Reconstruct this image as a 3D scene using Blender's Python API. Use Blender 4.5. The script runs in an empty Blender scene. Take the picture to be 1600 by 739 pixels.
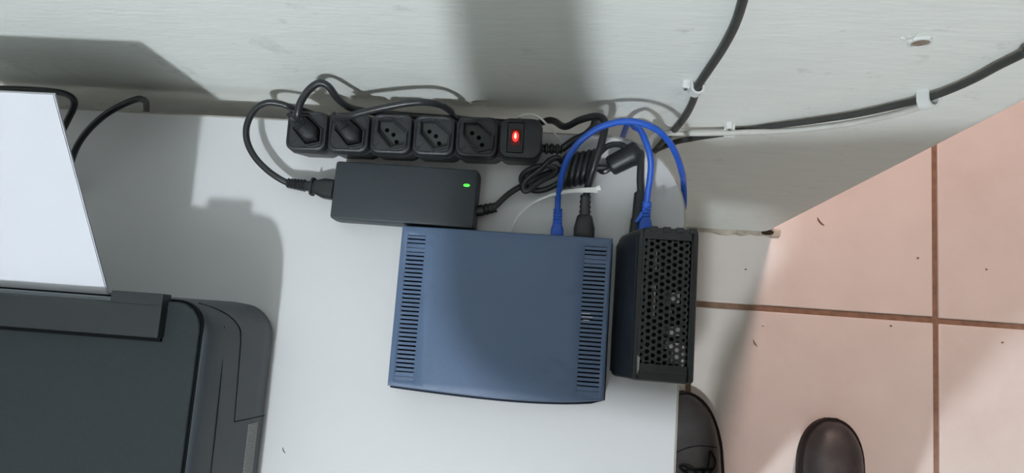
import bpy, bmesh, math, random
from mathutils import Vector, Matrix
random.seed(7)
scene = bpy.context.scene
COL = scene.collection

# ------------------------------------------------------------------ camera
CAM = Vector((0.0, -0.2242, 1.3776))
RM = Matrix(((0.9949, -0.0626, 0.0794), (0.0728, 0.9884, -0.1330), (-0.0702, 0.1381, 0.9879)))
FPX = 1110.0
cd = bpy.data.cameras.new('camera'); cam = bpy.data.objects.new('camera', cd); COL.objects.link(cam)
cd.sensor_width = 36.0; cd.lens = FPX / 1600 * 36.0; cd.clip_start = 0.005
q = RM.to_quaternion(); q.normalize()
RM = q.to_matrix()
cam.matrix_world = Matrix.Translation(CAM) @ RM.to_4x4()
scene.camera = cam

# ------------------------------------------------------------------ world, lights, exposure
LAMP_A = (-0.30, -1.44, 2.50)      # bare bulb behind the photographer
LAMP_A_STRENGTH = 1150.0
LAMP_A_COLOR = (0.93, 1.0, 1.06)
LAMP_B = (0.52, 0.75, 1.30)        # bulb in the space beyond the end of the wall
LAMP_B_STRENGTH = 295.0
LAMP_B_COLOR = (1.0, 0.70, 0.64)
w = bpy.data.worlds.new('room_air'); scene.world = w; w.use_nodes = True
w.node_tree.nodes['Background'].inputs[0].default_value = (0.95, 1.0, 0.94, 1)
w.node_tree.nodes['Background'].inputs[1].default_value = 0.145
vs = scene.view_settings
vs.view_transform = 'Standard'; vs.look = 'None'; vs.gamma = 1.0; vs.use_curve_mapping = False
vs.exposure = 0.23

# ------------------------------------------------------------------ pixel helpers (photo measurements -> places in the room)
D = 0.7006                           # height of the desk top
def ray(px, py): return RM @ Vector(((px - 800) / FPX, -(py - 369.5) / FPX, -1.0))
def at(px, py, h):                   # the point seen at a pixel that lies h above the desk top
    d = ray(px, py); t = (D + h - CAM.z) / d.z; return CAM + d * t
def onwall(px, py, y=0.0):
    d = ray(px, py); t = (y - CAM.y) / d.y; return CAM + d * t
def onfloor(px, py, z=0.0): return at(px, py, z - D)

# ------------------------------------------------------------------ materials
def lin(c):
    return tuple(((v / 255) / 12.92 if v / 255 <= 0.04045 else ((v / 255 + 0.055) / 1.055) ** 2.4) for v in c)
def material(name, rgb, rough=0.5, var=0.06, scale=40, bump=0.0, bscale=400, spec=0.4, metal=0.0, stretch=(1, 1, 1), coat=0.0):
    m = bpy.data.materials.new(name); m.use_nodes = True
    nt = m.node_tree; b = nt.nodes['Principled BSDF']
    c = lin(rgb)
    tc = nt.nodes.new('ShaderNodeTexCoord'); mp = nt.nodes.new('ShaderNodeMapping')
    mp.inputs['Scale'].default_value = stretch
    nt.links.new(tc.outputs['Object'], mp.inputs['Vector'])
    n = nt.nodes.new('ShaderNodeTexNoise'); n.inputs['Scale'].default_value = scale; n.inputs['Detail'].default_value = 5
    nt.links.new(mp.outputs[0], n.inputs['Vector'])
    r = nt.nodes.new('ShaderNodeValToRGB')
    r.color_ramp.elements[0].position = 0.3; r.color_ramp.elements[1].position = 0.7
    r.color_ramp.elements[0].color = tuple(max(0, v * (1 - var)) for v in c) + (1,)
    r.color_ramp.elements[1].color = tuple(min(1, v * (1 + var)) for v in c) + (1,)
    nt.links.new(n.outputs['Fac'], r.inputs['Fac']); nt.links.new(r.outputs['Color'], b.inputs['Base Color'])
    b.inputs['Roughness'].default_value = rough; b.inputs['Specular IOR Level'].default_value = spec
    b.inputs['Metallic'].default_value = metal; b.inputs['Coat Weight'].default_value = coat
    if bump:
        n2 = nt.nodes.new('ShaderNodeTexNoise'); n2.inputs['Scale'].default_value = bscale; n2.inputs['Detail'].default_value = 4
        nt.links.new(mp.outputs[0], n2.inputs['Vector'])
        bp = nt.nodes.new('ShaderNodeBump'); bp.inputs['Strength'].default_value = bump; bp.inputs['Distance'].default_value = 0.001
        nt.links.new(n2.outputs['Fac'], bp.inputs['Height']); nt.links.new(bp.outputs[0], b.inputs['Normal'])
    return m
def emissive(name, rgb, strength):
    m = bpy.data.materials.new(name); m.use_nodes = True; b = m.node_tree.nodes['Principled BSDF']
    b.inputs['Base Color'].default_value = (*lin(rgb), 1); b.inputs['Emission Color'].default_value = (*lin(rgb), 1)
    b.inputs['Emission Strength'].default_value = strength; return m
def stains(m, rgb, scale, lo, hi, amount, stretch=(1, 1, 1), seed=0.0):
    """mix a second paint tone in blotches with their own shape over the base colour"""
    nt = m.node_tree; b = nt.nodes['Principled BSDF']
    src = b.inputs['Base Color'].links[0].from_socket
    tc = nt.nodes.new('ShaderNodeTexCoord'); mp = nt.nodes.new('ShaderNodeMapping')
    mp.inputs['Scale'].default_value = stretch; mp.inputs['Location'].default_value = (seed, seed * .7, seed * .3)
    nt.links.new(tc.outputs['Object'], mp.inputs['Vector'])
    n = nt.nodes.new('ShaderNodeTexNoise'); n.inputs['Scale'].default_value = scale; n.inputs['Detail'].default_value = 8; n.inputs['Roughness'].default_value = 0.65
    nt.links.new(mp.outputs[0], n.inputs['Vector'])
    r = nt.nodes.new('ShaderNodeMapRange'); r.inputs[1].default_value = lo; r.inputs[2].default_value = hi; r.inputs[4].default_value = amount
    nt.links.new(n.outputs['Fac'], r.inputs[0])
    mx = nt.nodes.new('ShaderNodeMix'); mx.data_type = 'RGBA'
    nt.links.new(r.outputs[0], mx.inputs['Factor']); nt.links.new(src, mx.inputs['A']); mx.inputs['B'].default_value = (*lin(rgb), 1)
    nt.links.new(mx.outputs['Result'], b.inputs['Base Color'])

M = {}
M['wall'] = material('wall_paint', (243, 246, 241), 0.6, 0.025, 40, 0.5, 130, 0.3, stretch=(.4, 1, 1.8))
stains(M['wall'], (150, 147, 138), 34, .62, .78, .40, (1, 1, 1.3), 3.1)
stains(M['wall'], (120, 112, 100), 9, .62, .80, .5, (1, 1, .7), 8.4)
M['plaster'] = material('crumbling_plaster', (190, 180, 165), 0.9, 0.25, 60, 0.8, 150, 0.1)
M['plaster2'] = material('dusty_plug', (150, 134, 120), 0.9, 0.2, 300, 0.5, 600, 0.1)
M['grime'] = material('dark_grime', (70, 58, 48), 0.95, 0.3, 90, 0.6, 200, 0.1)
M['wallfar'] = material('grey_room_paint', (160, 164, 158), 0.8, 0.04, 10)
M['ceiling'] = material('ceiling_paint', (172, 174, 168), 0.8, 0.02, 10)
M['tile'] = material('beige_tile', (232, 224, 218), 0.36, 0.035, 9, 0.12, 160, 0.45)
stains(M['tile'], (120, 84, 70), 120, .735, .76, .8, (1, 1, 1), 5.0)
stains(M['tile'], (216, 204, 197), 5, .5, .75, .5, (1, 1, 1), 1.0)
M['grout'] = material('brown_grout', (146, 118, 100), 0.95, 0.2, 70, 0.6, 300, 0.1)
M['desk'] = material('white_laminate', (211, 211, 213), 0.42, 0.012, 6, 0.05, 900, 0.35)
stains(M['desk'], (150, 150, 146), 240, .765, .79, .7, (1, 1, 1), 2.0)
M['band'] = material('grey_edge_band', (178, 172, 162), 0.5, 0.08, 50)
M['steel'] = material('grey_leg_steel', (120, 122, 124), 0.45, 0.05, 40, metal=0.6)
M['strip'] = material('strip_plastic', (47, 49, 53), 0.40, 0.06, 60, 0.25, 1400, 0.45)
M['socket'] = material('socket_plastic', (60, 64, 64), 0.55, 0.06, 60, 0.1, 900, 0.35)
M['hole'] = material('dark_hole', (9, 9, 9), 0.9, 0.1, 50, spec=0.05)
M['rubber'] = material('black_rubber', (38, 40, 42), 0.42, 0.08, 90, 0.1, 900, 0.45)
M['plug'] = material('dark_plug_rubber', (27, 28, 31), 0.5, 0.1, 200, 0.2, 900, 0.35)
M['cablegloss'] = material('black_cable_sheath', (40, 42, 45), 0.34, 0.08, 60, 0.05, 600, 0.5)
M['wallcable'] = material('painted_over_cable', (62, 64, 62), 0.5, 0.12, 60, 0.1, 600, 0.4)
M['adapter'] = material('adapter_plastic', (49, 55, 61), 0.44, 0.04, 50, 0.3, 1600, 0.45)
M['printer'] = material('printer_plastic', (62, 68, 74), 0.48, 0.04, 40, 0.25, 1500, 0.45)
M['lid'] = material('printer_lid_texture', (27, 36, 40), 0.60, 0.10, 420, 0.5, 1500, 0.4)
M['flap'] = material('printer_flap_plastic', (37, 41, 44), 0.5, 0.05, 60, 0.15, 1300, 0.45)
M['seam'] = material('seam_shadow_gap', (16, 18, 20), 0.8, 0.1, 50, spec=0.1)
M['label'] = material('embossed_label', (140, 142, 140), 0.6, 0.45, 700, 0.6, 1200, 0.3)
M['bend'] = material('grey_bend_shade', (120, 126, 134), 0.35, 0.03, 30)
M['paper'] = material('white_paper', (212, 214, 222), 0.75, 0.008, 30, spec=0.2)
M['router'] = material('blue_grey_plastic', (82, 103, 134), 0.36, 0.04, 14, 0.25, 1700, 0.5)
stains(M['router'], (62, 74, 94), 22, .58, .70, .35, (1, 1, 1), 4.0)
M['routerdark'] = material('router_inner_navy', (22, 30, 46), 0.6, 0.1, 60, spec=0.2)
M['modem'] = material('black_mesh_plastic', (36, 39, 41), 0.42, 0.06, 60, 0.2, 1300, 0.4)
M['navy'] = material('navy_side_shell', (33, 38, 47), 0.38, 0.06, 30, 0.1, 900, 0.45)
M['board'] = material('dark_circuit_board', (14, 16, 16), 0.6, 0.2, 120, spec=0.3)
M['foil'] = material('pale_component', (225, 212, 215), 0.35, 0.12, 90, spec=0.6)
M['silver'] = material('silver_glint_scuff', (138, 140, 142), 0.4, 0.15, 120, spec=0.5)
M['blue'] = material('blue_patch_cable', (40, 92, 196), 0.42, 0.06, 60, spec=0.45)
M['white'] = material('white_plastic', (226, 228, 226), 0.45, 0.03, 60, spec=0.4)
M['whitecable'] = material('white_cable_sheath', (205, 204, 198), 0.5, 0.06, 60, spec=0.4)
M['leather'] = material('black_leather', (66, 63, 63), 0.40, 0.15, 60, 0.5, 500, 0.45)
M['sole'] = material('black_sole_rubber', (38, 33, 32), 0.7, 0.1, 60, 0.3, 500, 0.3)
M['lace'] = material('black_lace', (20, 20, 22), 0.8, 0.1, 200, 0.5, 2000, 0.2)
M['trouser'] = material('dark_trouser_cloth', (48, 52, 66), 0.9, 0.1, 200, 0.4, 1500, 0.1)
M['shirt'] = material('grey_shirt_cloth', (120, 124, 130), 0.9, 0.06, 200, 0.4, 1500, 0.1)
M['skin'] = material('skin', (176, 128, 104), 0.5, 0.05, 60, 0.1, 800, 0.35)
M['hair'] = material('dark_hair', (30, 24, 20), 0.6, 0.15, 300, 0.5, 900, 0.3)
M['led_red'] = emissive('red_neon_lens', (255, 40, 34), 2.2)
M['led_core'] = emissive('neon_glow_lamp', (255, 170, 110), 9.0)
M['led_green'] = emissive('green_led', (60, 235, 50), 2.5)
M['redlens'] = material('dark_red_rocker', (110, 16, 18), 0.25, 0.05, 60, spec=0.5)

# ------------------------------------------------------------------ mesh builder
ROOT = {}
class MB:
    def __init__(s): s.v = []; s.f = []
    def add(s, vs, fs):
        o = len(s.v); s.v += [Vector(v) for v in vs]; s.f += [tuple(i + o for i in f) for f in fs]; return s
    def box(s, x0, x1, y0, y1, z0, z1):
        return s.add([(x0, y0, z0), (x1, y0, z0), (x1, y1, z0), (x0, y1, z0), (x0, y0, z1), (x1, y0, z1), (x1, y1, z1), (x0, y1, z1)],
                     [(3, 2, 1, 0), (4, 5, 6, 7), (0, 1, 5, 4), (1, 2, 6, 5), (2, 3, 7, 6), (3, 0, 4, 7)])
    def rings(s, rings, cap=True):
        n = len(rings[0]); vs = [p for r in rings for p in r]; fs = []
        for k in range(len(rings) - 1):
            for i in range(n):
                j = (i + 1) % n; fs.append((k * n + i, k * n + j, (k + 1) * n + j, (k + 1) * n + i))
        if cap: fs.append(tuple(range(n - 1, -1, -1))); fs.append(tuple((len(rings) - 1) * n + i for i in range(n)))
        return s.add(vs, fs)
    def rbox(s, x0, x1, y0, y1, r, prof, seg=6):
        """rounded rectangle in plan, profile of (z, inset)"""
        rg = []
        for z, ins in prof:
            rg.append([(x, y, z) for x, y in rrect(x0 + ins, x1 - ins, y0 + ins, y1 - ins, max(r - ins, .0004), seg)])
        return s.rings(rg)
    def prism(s, outline, z0, z1): return s.rings([[(x, y, z0) for x, y in outline], [(x, y, z1) for x, y in outline]])
    def tube(s, pts, r, seg=10, cap=True):
        rr = r if callable(r) else (lambda t: r)
        pts = [Vector(p) for p in pts]; n = len(pts); rings = []; up = None
        for i, p in enumerate(pts):
            t = (pts[min(i + 1, n - 1)] - pts[max(i - 1, 0)])
            t = t.normalized() if t.length > 1e-9 else Vector((0, 0, 1))
            if up is None:
                up = Vector((0, 0, 1)) if abs(t.z) < .9 else Vector((1, 0, 0))
            a = (up - t * up.dot(t)); a.normalize(); b = t.cross(a); up = a
            R = rr(i / max(1, n - 1))
            ra, rb = R if isinstance(R, tuple) else (R, R)
            rings.append([p + a * (math.cos(2 * math.pi * k / seg) * ra) + b * (math.sin(2 * math.pi * k / seg) * rb) for k in range(seg)])
        return s.rings(rings, cap)
    def loft(s, secs, up=(0, 0, 1), seg=16, e=4.0):
        """secs: list of (point, half width, half height); superellipse sections, constant up"""
        n = len(secs); rings = []; up = Vector(up)
        for i, (p, wx, hz) in enumerate(secs):
            t = (Vector(secs[min(i + 1, n - 1)][0]) - Vector(secs[max(i - 1, 0)][0])); t.normalize()
            u = (up - t * up.dot(t)).normalized(); b = u.cross(t)
            ring = []
            for k in range(seg):
                a = 2 * math.pi * (k + .5) / seg; c, d = math.cos(a), math.sin(a)
                ring.append(Vector(p) + b * (math.copysign(abs(c) ** (2 / e), c) * wx) + u * (math.copysign(abs(d) ** (2 / e), d) * hz))
            rings.append(ring)
        return s.rings(rings)
    def sphere(s, c, rx, ry=None, rz=None, nu=14, nv=9):
        ry = ry or rx; rz = rz or rx; c = Vector(c); rings = []
        for i in range(1, nv):
            th = math.pi * i / nv
            rings.append([c + Vector((rx * math.sin(th) * math.cos(2 * math.pi * k / nu), ry * math.sin(th) * math.sin(2 * math.pi * k / nu), -rz * math.cos(th))) for k in range(nu)])
        return s.rings(rings)
    def mesh(s, name, mat, inv=None, smooth=True, ang=38):
        me = bpy.data.meshes.new(name)
        vs = [tuple(inv @ v) if inv else tuple(v) for v in s.v]
        me.from_pydata(vs, [], s.f); me.validate()
        bm = bmesh.new(); bm.from_mesh(me); bmesh.ops.recalc_face_normals(bm, faces=bm.faces); bm.to_mesh(me); bm.free()
        if smooth:
            me.polygons.foreach_set('use_smooth', [True] * len(me.polygons)); me.set_sharp_from_angle(angle=math.radians(ang))
        if mat: me.materials.append(mat)
        return me
    def build(s, name, mat, parent=None, origin=None, local=False, bevel=0, seg=2, ang=38, label=None):
        """world-space vertices unless local (then in the root's own frame)"""
        if parent is not None:
            rm = ROOT[parent.name]; inv = None if local else rm.inverted()
        else:
            rm = Matrix.Translation(origin if origin is not None else (0, 0, 0)); inv = rm.inverted()
        me = s.mesh(name, mat, inv, ang=ang)
        o = bpy.data.objects.new(name, me); COL.objects.link(o)
        if parent is not None: o.parent = parent
        else: o.matrix_world = rm
        ROOT[o.name] = rm
        if bevel:
            b = o.modifiers.new('bevel', 'BEVEL'); b.width = bevel; b.segments = seg; b.limit_method = 'ANGLE'; b.angle_limit = math.radians(40); b.harden_normals = True
        if label: o['label'] = label
        return o
def rrect(x0, x1, y0, y1, r, seg=6):
    if isinstance(r, (int, float)): r = (r,) * 4
    out = []
    for (cx, cy, a0, rr) in ((x1 - r[0], y1 - r[0], 0, r[0]), (x0 + r[1], y1 - r[1], 90, r[1]), (x0 + r[2], y0 + r[2], 180, r[2]), (x1 - r[3], y0 + r[3], 270, r[3])):
        for k in range(seg + 1):
            a = math.radians(a0 + 90 * k / seg); out.append((cx + rr * math.cos(a), cy + rr * math.sin(a)))
    return out
def tag(o, label, cat, group=None):
    o['label'] = label; o['category'] = cat
    if group: o['group'] = group
    return o
def thing(name, loc, label, cat, group=None, rz=0.0):
    o = bpy.data.objects.new(name, None); COL.objects.link(o); o.empty_display_size = .02
    o.location = loc; o.rotation_euler = (0, 0, rz)
    ROOT[o.name] = Matrix.Translation(loc) @ Matrix.Rotation(rz, 4, 'Z')
    return tag(o, label, cat, group)
def struct(o): o['kind'] = 'structure'; return o
def spline(pts, n=10):
    """Catmull-Rom through the points, resampled"""
    P = [Vector(p) for p in pts]; P = [P[0] * 2 - P[1]] + P + [P[-1] * 2 - P[-2]]; out = []
    for i in range(1, len(P) - 2):
        a, b, c, d = P[i - 1:i + 3]
        for k in range(n):
            t = k / n
            out.append(.5 * ((2 * b) + (c - a) * t + (2 * a - 5 * b + 4 * c - d) * t * t + (3 * b - a - 3 * c + d) * t ** 3))
    out.append(P[-2]); return out
def path(spec, n=10): return spline([at(*p) if not isinstance(p, Vector) else p for p in spec], n)
V = Vector

# ------------------------------------------------------------------ the room shell
TILE = 0.4473; GX = 0.6873; GY = -0.1457; GR = 0.0052
floor = struct(MB().box(-3.3, 3.5, -3.8, 4.0, -.06, -.004).build('floor', M['grout'], origin=V((0, 0, 0))))
tm = MB().box(-TILE / 2 + GR, TILE / 2 - GR, -TILE / 2 + GR, TILE / 2 - GR, -.010, 0).mesh('tile', M['tile'])
for i in range(-8, 6):
    for j in range(-8, 9):
        t = bpy.data.objects.new('tile', tm); COL.objects.link(t); t.parent = floor
        t.location = (GX + (i + .5) * TILE + random.uniform(-.0008, .0008), GY + (j + .5) * TILE + random.uniform(-.0008, .0008), random.uniform(-.0006, .0))
        b = t.modifiers.new('bevel', 'BEVEL'); b.width = .0022; b.segments = 2
WX = 0.392; WR = 0.026; WT = 0.14     # end of the free wall, its rounded corner, thickness
ol = [(-3.3, WT), (-3.3, 0)]
for k in range(13):
    a = math.radians(-90 + 90 * k / 12); ol.append((WX - WR + WR * math.cos(a), WR + WR * math.sin(a)))
ol += [(WX, WT)]
wall = struct(MB().prism(ol, -.05, 2.75).build('wall_back', M['wall'], origin=V((0, 0, 0)), ang=50))
def panel(name, *b):
    return struct(MB().box(*b).build(name, M['ceiling'] if name == 'ceiling' else M['wallfar'], origin=V((0, 0, 0))))
panel('wall_left', -3.4, -3.3, -3.8, 4.0, -.05, 2.75); panel('wall_front', -3.3, 3.5, -3.9, -3.8, -.05, 2.75)
panel('wall_right', 3.5, 3.6, -3.8, 4.0, -.05, 2.75); panel('wall_far', -3.3, 3.5, 4.0, 4.1, -.05, 2.75)
panel('ceiling', -3.4, 3.6, -3.9, 4.1, 2.75, 2.85)

# crumbling plaster lip at the foot of the wall, with the dark gap at its end
m = MB(); pts = []
x = .05
while x < .405:
    pts.append((x, -.006 - random.random() * .005, .003 + random.random() * .006)); x += .014
for (x0, y0, z0), (x1, y1, z1) in zip(pts, pts[1:]):
    m.add([(x0, .004, 0), (x0, y0, 0), (x0, y0 + .002, z0), (x0, .004, z0 + .004), (x1, .004, 0), (x1, y1, 0), (x1, y1 + .002, z1), (x1, .004, z1 + .004)],
          [(0, 1, 2, 3), (7, 6, 5, 4), (1, 5, 6, 2), (2, 6, 7, 3), (0, 4, 5, 1), (0, 3, 7, 4)])
m.build('plaster_lip', M['plaster'], wall, label='crumbling beige plaster lip')
c = onfloor(1200, 358, .006)
m = MB(); m.sphere((c.x - .002, -.001, .006), .013, .005, .006, 12, 7); m.build('grime_gap', M['grime'], wall, label='dark dirty gap at the wall foot')
# drilled hole with chipped paint
h0 = onwall(1438, 65)
m = MB(); n = 22
ro = [(h0.x + .0076 * math.cos(2 * math.pi * k / n) * (1 + .12 * math.sin(3 * k)), -.0012, h0.z + .0082 * math.sin(2 * math.pi * k / n) * (1 + .1 * math.sin(5 * k))) for k in range(n)]
ri = [(h0.x + .0062 * math.cos(2 * math.pi * k / n), -.0016, h0.z + .0066 * math.sin(2 * math.pi * k / n)) for k in range(n)]
rb = [(h0.x + .0060 * math.cos(2 * math.pi * k / n), .001, h0.z + .0064 * math.sin(2 * math.pi * k / n)) for k in range(n)]
ob = [(p[0], .001, p[2]) for p in ro]
m.rings([ob, ro, ri, rb], cap=False).build('chipped_rim', M['white'], wall)
m = MB(); m.rings([[(p[0], .001, p[2]) for p in ri], [(p[0], -.0007, p[2]) for p in ri]]).build('wall_plug', M['plaster2'], wall, label='brown plug in the drilled hole')
for (px, py, sx, sz) in ((1421, 57, .004, .003), (1426, 55, .002, .005), (1413, 59, .003, .002)):
    c = onwall(px, py); m = MB(); m.sphere((c.x, 0, c.z), sx, .0016, sz, 9, 6); m.build('paint_chip', M['white'], wall)

# bulbs (out of the picture, they light the room)
def bulb(loc, col, strength, rad, label):
    t = thing('hanging_bulb', V((loc[0], loc[1], 2.75)), label, 'bulb', 'bare bulbs on the ceiling')
    m = bpy.data.materials.new('bulb_light'); m.use_nodes = True; b = m.node_tree.nodes['Principled BSDF']
    b.inputs['Base Color'].default_value = (1, 1, 1, 1); b.inputs['Emission Color'].default_value = (*col, 1); b.inputs['Emission Strength'].default_value = strength
    MB().sphere(loc, rad, rad, rad * 1.1, 20, 12).build('globe', m, t)
    MB().tube([(loc[0], loc[1], loc[2] + rad * .9), (loc[0], loc[1], loc[2] + rad * 2.0)], .018, 14).build('socket', M['white'], t)
    MB().tube([(loc[0], loc[1], loc[2] + rad * 2.0), (loc[0], loc[1], 2.752)], .003, 8).build('cord', M['white'], t)
bulb(LAMP_A, LAMP_A_COLOR, LAMP_A_STRENGTH, .045, 'cool white bare bulb hanging behind the photographer')
bulb(LAMP_B, LAMP_B_COLOR, LAMP_B_STRENGTH, .06, 'warm bare bulb hanging beyond the end of the wall')

# ------------------------------------------------------------------ the desk
DX0, DX1, DY0, DY1 = -1.15, 0.1085, -.56, -.0292
desk = thing('desk', V((-.4, -.3, 0)), 'white laminate desk with a rounded back corner pushed up to the wall', 'desk')
top_ol = rrect(DX0, DX1, DY0, DY1, (.078, .002, .002, .03), 14)
MB().prism(top_ol, D - .025, D).build('desktop', M['desk'], desk, bevel=.0008, seg=2)
m = MB()   # edge band: a thin strip round the rim
cx, cy = (DX0 + DX1) / 2, (DY0 + DY1) / 2
out = [(p[0], p[1]) for p in rrect(DX0 - .0016, DX1 + .0016, DY0 - .0016, DY1 + .0016, (.0796, .0036, .0036, .0316), 14)]
n = len(out)
vs = [(x, y, D - .0255) for x, y in top_ol] + [(x, y, D - .0255) for x, y in out] + [(x, y, D - .0012) for x, y in out] + [(x, y, D - .0006) for x, y in top_ol]
fs = []
for i in range(n):
    j = (i + 1) % n
    for k in range(4): fs.append((k * n + i, k * n + j, ((k + 1) % 4) * n + j, ((k + 1) % 4) * n + i))
m.add(vs, fs).build('edge_band', M['band'], desk, label='grey edge band')
for x in (-1.05, -.12):
    for y in (-.47, -.10):
        MB().box(x - .02, x + .02, y - .02, y + .02, 0, D - .0255).build('leg', M['steel'], desk, bevel=.003)
MB().box(-1.03, -.14, -.108, -.092, .35, .62).build('modesty_panel', M['desk'], desk, bevel=.001)

# ------------------------------------------------------------------ power strip
PITCH = .0406; HS = .042
strip = thing('power_strip', V((-.1515, -.0482, D)), 'black five socket power strip with a glowing red switch, against the wall', 'power strip', rz=math.radians(1.0))
L0 = -.1218
m = MB()
SN = 5
def cell_bounds(i): return L0 + i * PITCH + .0006, L0 + (i + 1) * PITCH - .0006
# one continuous body: scalloped outline, waisted between the cells
def strip_outline(ins, waist):
    pts_f, pts_b = [], []
    hw = .0195 - ins
    for i in range(6):
        a, b = cell_bounds(i)
        if i == 0: a += ins
        if i == 5: b -= ins
        r = .0055
        for (x, dy) in ((a, waist if i else r * 1.3), (a + r * .35, r * .3 if i else r * .45), (a + r, 0), (b - r, 0), (b - r * .35, r * .3 if i < 5 else r * .45), (b, waist if i < 5 else r * 1.3)):
            pts_f.append((x, -hw + dy)); pts_b.append((x, hw - dy))
    return pts_f + pts_b[::-1]
rg = []
for z, ins, ws in ((.0, .0035, .0035), (.012, .0022, .0033), (.020, .0012, .0030), (HS - .0125, 0, .0028), (HS - .0098, .0, .0030)):
    rg.append([(x, y, z) for x, y in strip_outline(ins, ws)])
m.rings(rg).build('strip_body', M['strip'], strip, local=True, ang=45)
hexa = [(-.0137, .0137), (0.0, .0143), (.0152, .0018), (.0152, -.0115), (.0010, -.0147), (-.0137, .0012)]
hexa = [(x * .90, y * .90) for x, y in hexa]
def offs(ol, d):
    c = V((sum(p[0] for p in ol) / len(ol), sum(p[1] for p in ol) / len(ol))); out = []
    for p in ol:
        v = V(p) - c; out.append(tuple(c + v * (1 + d / v.length)))
    return out
def resample(ol, angs):
    """radial resample of a convex outline about its middle"""
    out = []
    for a in angs:
        d = V((math.cos(a), math.sin(a))); best = 0
        for i in range(len(ol)):
            p = V(ol[i]); e = V(ol[(i + 1) % len(ol)]) - p
            den = d.x * e.y - d.y * e.x
            if abs(den) < 1e-12: continue
            t = (p.x * e.y - p.y * e.x) / den; u = (p.x * d.y - p.y * d.x) / den
            if t > 0 and -1e-6 <= u <= 1 + 1e-6: best = max(best, t)
        out.append((d.x * best, d.y * best))
    return out
NA = 72
base_angs = [2 * math.pi * k / NA for k in range(NA)]
def angs_for(ol): return sorted(set([round(a % (2 * math.pi), 5) for a in base_angs] + [round(math.atan2(y, x) % (2 * math.pi), 5) for x, y in ol]))
rect_c = rrect(-PITCH / 2 + .0008, PITCH / 2 - .0008, -.0192, .0192, .0058, 5)
def cell_cap(opening):
    """raised cell top with an opening: outer skirt, bevelled shoulder, top, wall down to the recess floor"""
    A = angs_for(opening)
    def rc(ins): return rrect(-PITCH / 2 + .0008 + ins, PITCH / 2 - .0008 - ins, -.0192 + ins, .0192 - ins, .0074, 6)
    rings = []
    for z, ol in ((HS - .0115, rc(0)), (HS - .0035, rc(0)), (HS - .0012, rc(.0007)), (HS - .0004, rc(.0022)), (HS - .0014, rc(.0034)), (HS - .0012, offs(opening, .0026)), (HS + .0006, offs(opening, .0018)), (HS + .0006, offs(opening, .0007)), (HS - .0004, opening), (HS - .009, offs(opening, -.0004))):
        rings.append([(x, y, z) for x, y in resample(ol, A)])
    return rings
cap_m = MB().rings(cell_cap(hexa), cap=False).mesh('socket_frame', M['strip'], ang=32)
fl_m = MB().rings([[(x, y, HS - .0095) for x, y in offs(hexa, .0004)], [(x, y, HS - .0070) for x, y in offs(hexa, -.0001)]]).mesh('socket_face', M['socket'])
hm = MB()
for hx, hy in ((-.0054, .0046), (.0011, .0004), (.0046, -.0064)):
    hm.tube([(hx, hy, HS - .0095), (hx, hy, HS - .0068)], .0021, 12)
hole_m = hm.mesh('contact_holes', M['hole'])
for i in range(5):
    cxl = L0 + (i + .5) * PITCH
    for nm, me in (('socket_frame', cap_m), ('socket_face', fl_m)):
        o = bpy.data.objects.new(nm, me); COL.objects.link(o); o.parent = strip; o.location = (cxl, 0, 0)
    f = o; ROOT[f.name] = ROOT[strip.name]
    for hx, hy in ((-.0054, .0046), (.0011, .0004), (.0046, -.0064)):
        if i < 2: continue
        hmm = MB().tube([(hx, hy, HS - .0075), (hx, hy, HS - .0067)], .0021, 12).mesh('contact_hole', M['hole'])
        o = bpy.data.objects.new('contact_hole', hmm); COL.objects.link(o); o.parent = f
cxl = L0 + 5.5 * PITCH
sw_open = [(x - .0045, y) for x, y in [(-.0076, .0140), (.0076, .0140), (.0076, -.0146), (-.0076, -.0146)]]
so = [(x, y) for x, y in sw_open]
A = angs_for(so)
def rc5(ins): return rrect(-PITCH / 2 + .0008 + ins, PITCH / 2 - .0008 - ins, -.0192 + ins, .0192 - ins, .0090, 6)
rings = []
for z, ol in ((HS - .0115, rc5(0)), (HS - .0035, rc5(0)), (HS - .0010, rc5(.0009)), (HS - .0002, rc5(.0024)), (HS + .0002, offs(so, .0004)), (HS - .0006, so), (HS - .007, so)):
    rings.append([(x + cxl, y, z) for x, y in resample(ol, A)])
MB().rings(rings, cap=False).build('switch_frame', M['strip'], strip, local=True, ang=32)
sx = cxl - .0045
sw = MB().add([(sx - .0072, -.0142, HS - .008), (sx + .0072, -.0142, HS - .008), (sx + .0072, .0136, HS - .008), (sx - .0072, .0136, HS - .008),
               (sx - .0072, -.0142, HS + .0016), (sx + .0072, -.0142, HS + .0016), (sx + .0072, .0, HS - .0008), (sx - .0072, .0, HS - .0008),
               (sx - .0072, .0136, HS + .0004), (sx + .0072, .0136, HS + .0004)],
              [(0, 1, 2, 3), (0, 1, 5, 4), (4, 5, 6, 7), (7, 6, 9, 8), (3, 2, 9, 8), (0, 4, 7, 8, 3), (1, 5, 6, 9, 2)]).build('switch', M['strip'], strip, local=True, bevel=.0005)
MB().box(sx - .0046, sx + .0046, -.0078, .0078, HS - .003, HS + .0012).build('red_lens', M['redlens'], sw, local=True, bevel=.0008)
MB().sphere((sx, .0006, HS + .0010), .0031, .0052, .0014, 14, 8).build('neon_lens', M['led_red'], sw, local=True, label='glowing red neon lens')
MB().sphere((sx, .0008, HS + .0022), .0009, .0026, .0007, 10, 6).build('neon_core', M['led_core'], sw, local=True)
m = MB(); secs = []
e0 = -L0 - .0005
for k in range(17):
    r = .0052 if k % 4 < 2 else .0038
    secs.append((V((e0 - .002 + k * .0013, -.003, .017)), r, r))
m.loft(secs, seg=14, e=2).build('strain_relief', M['rubber'], strip, local=True)
sc0 = ROOT[strip.name] @ V((e0 + .018, -.003, .017))
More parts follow.
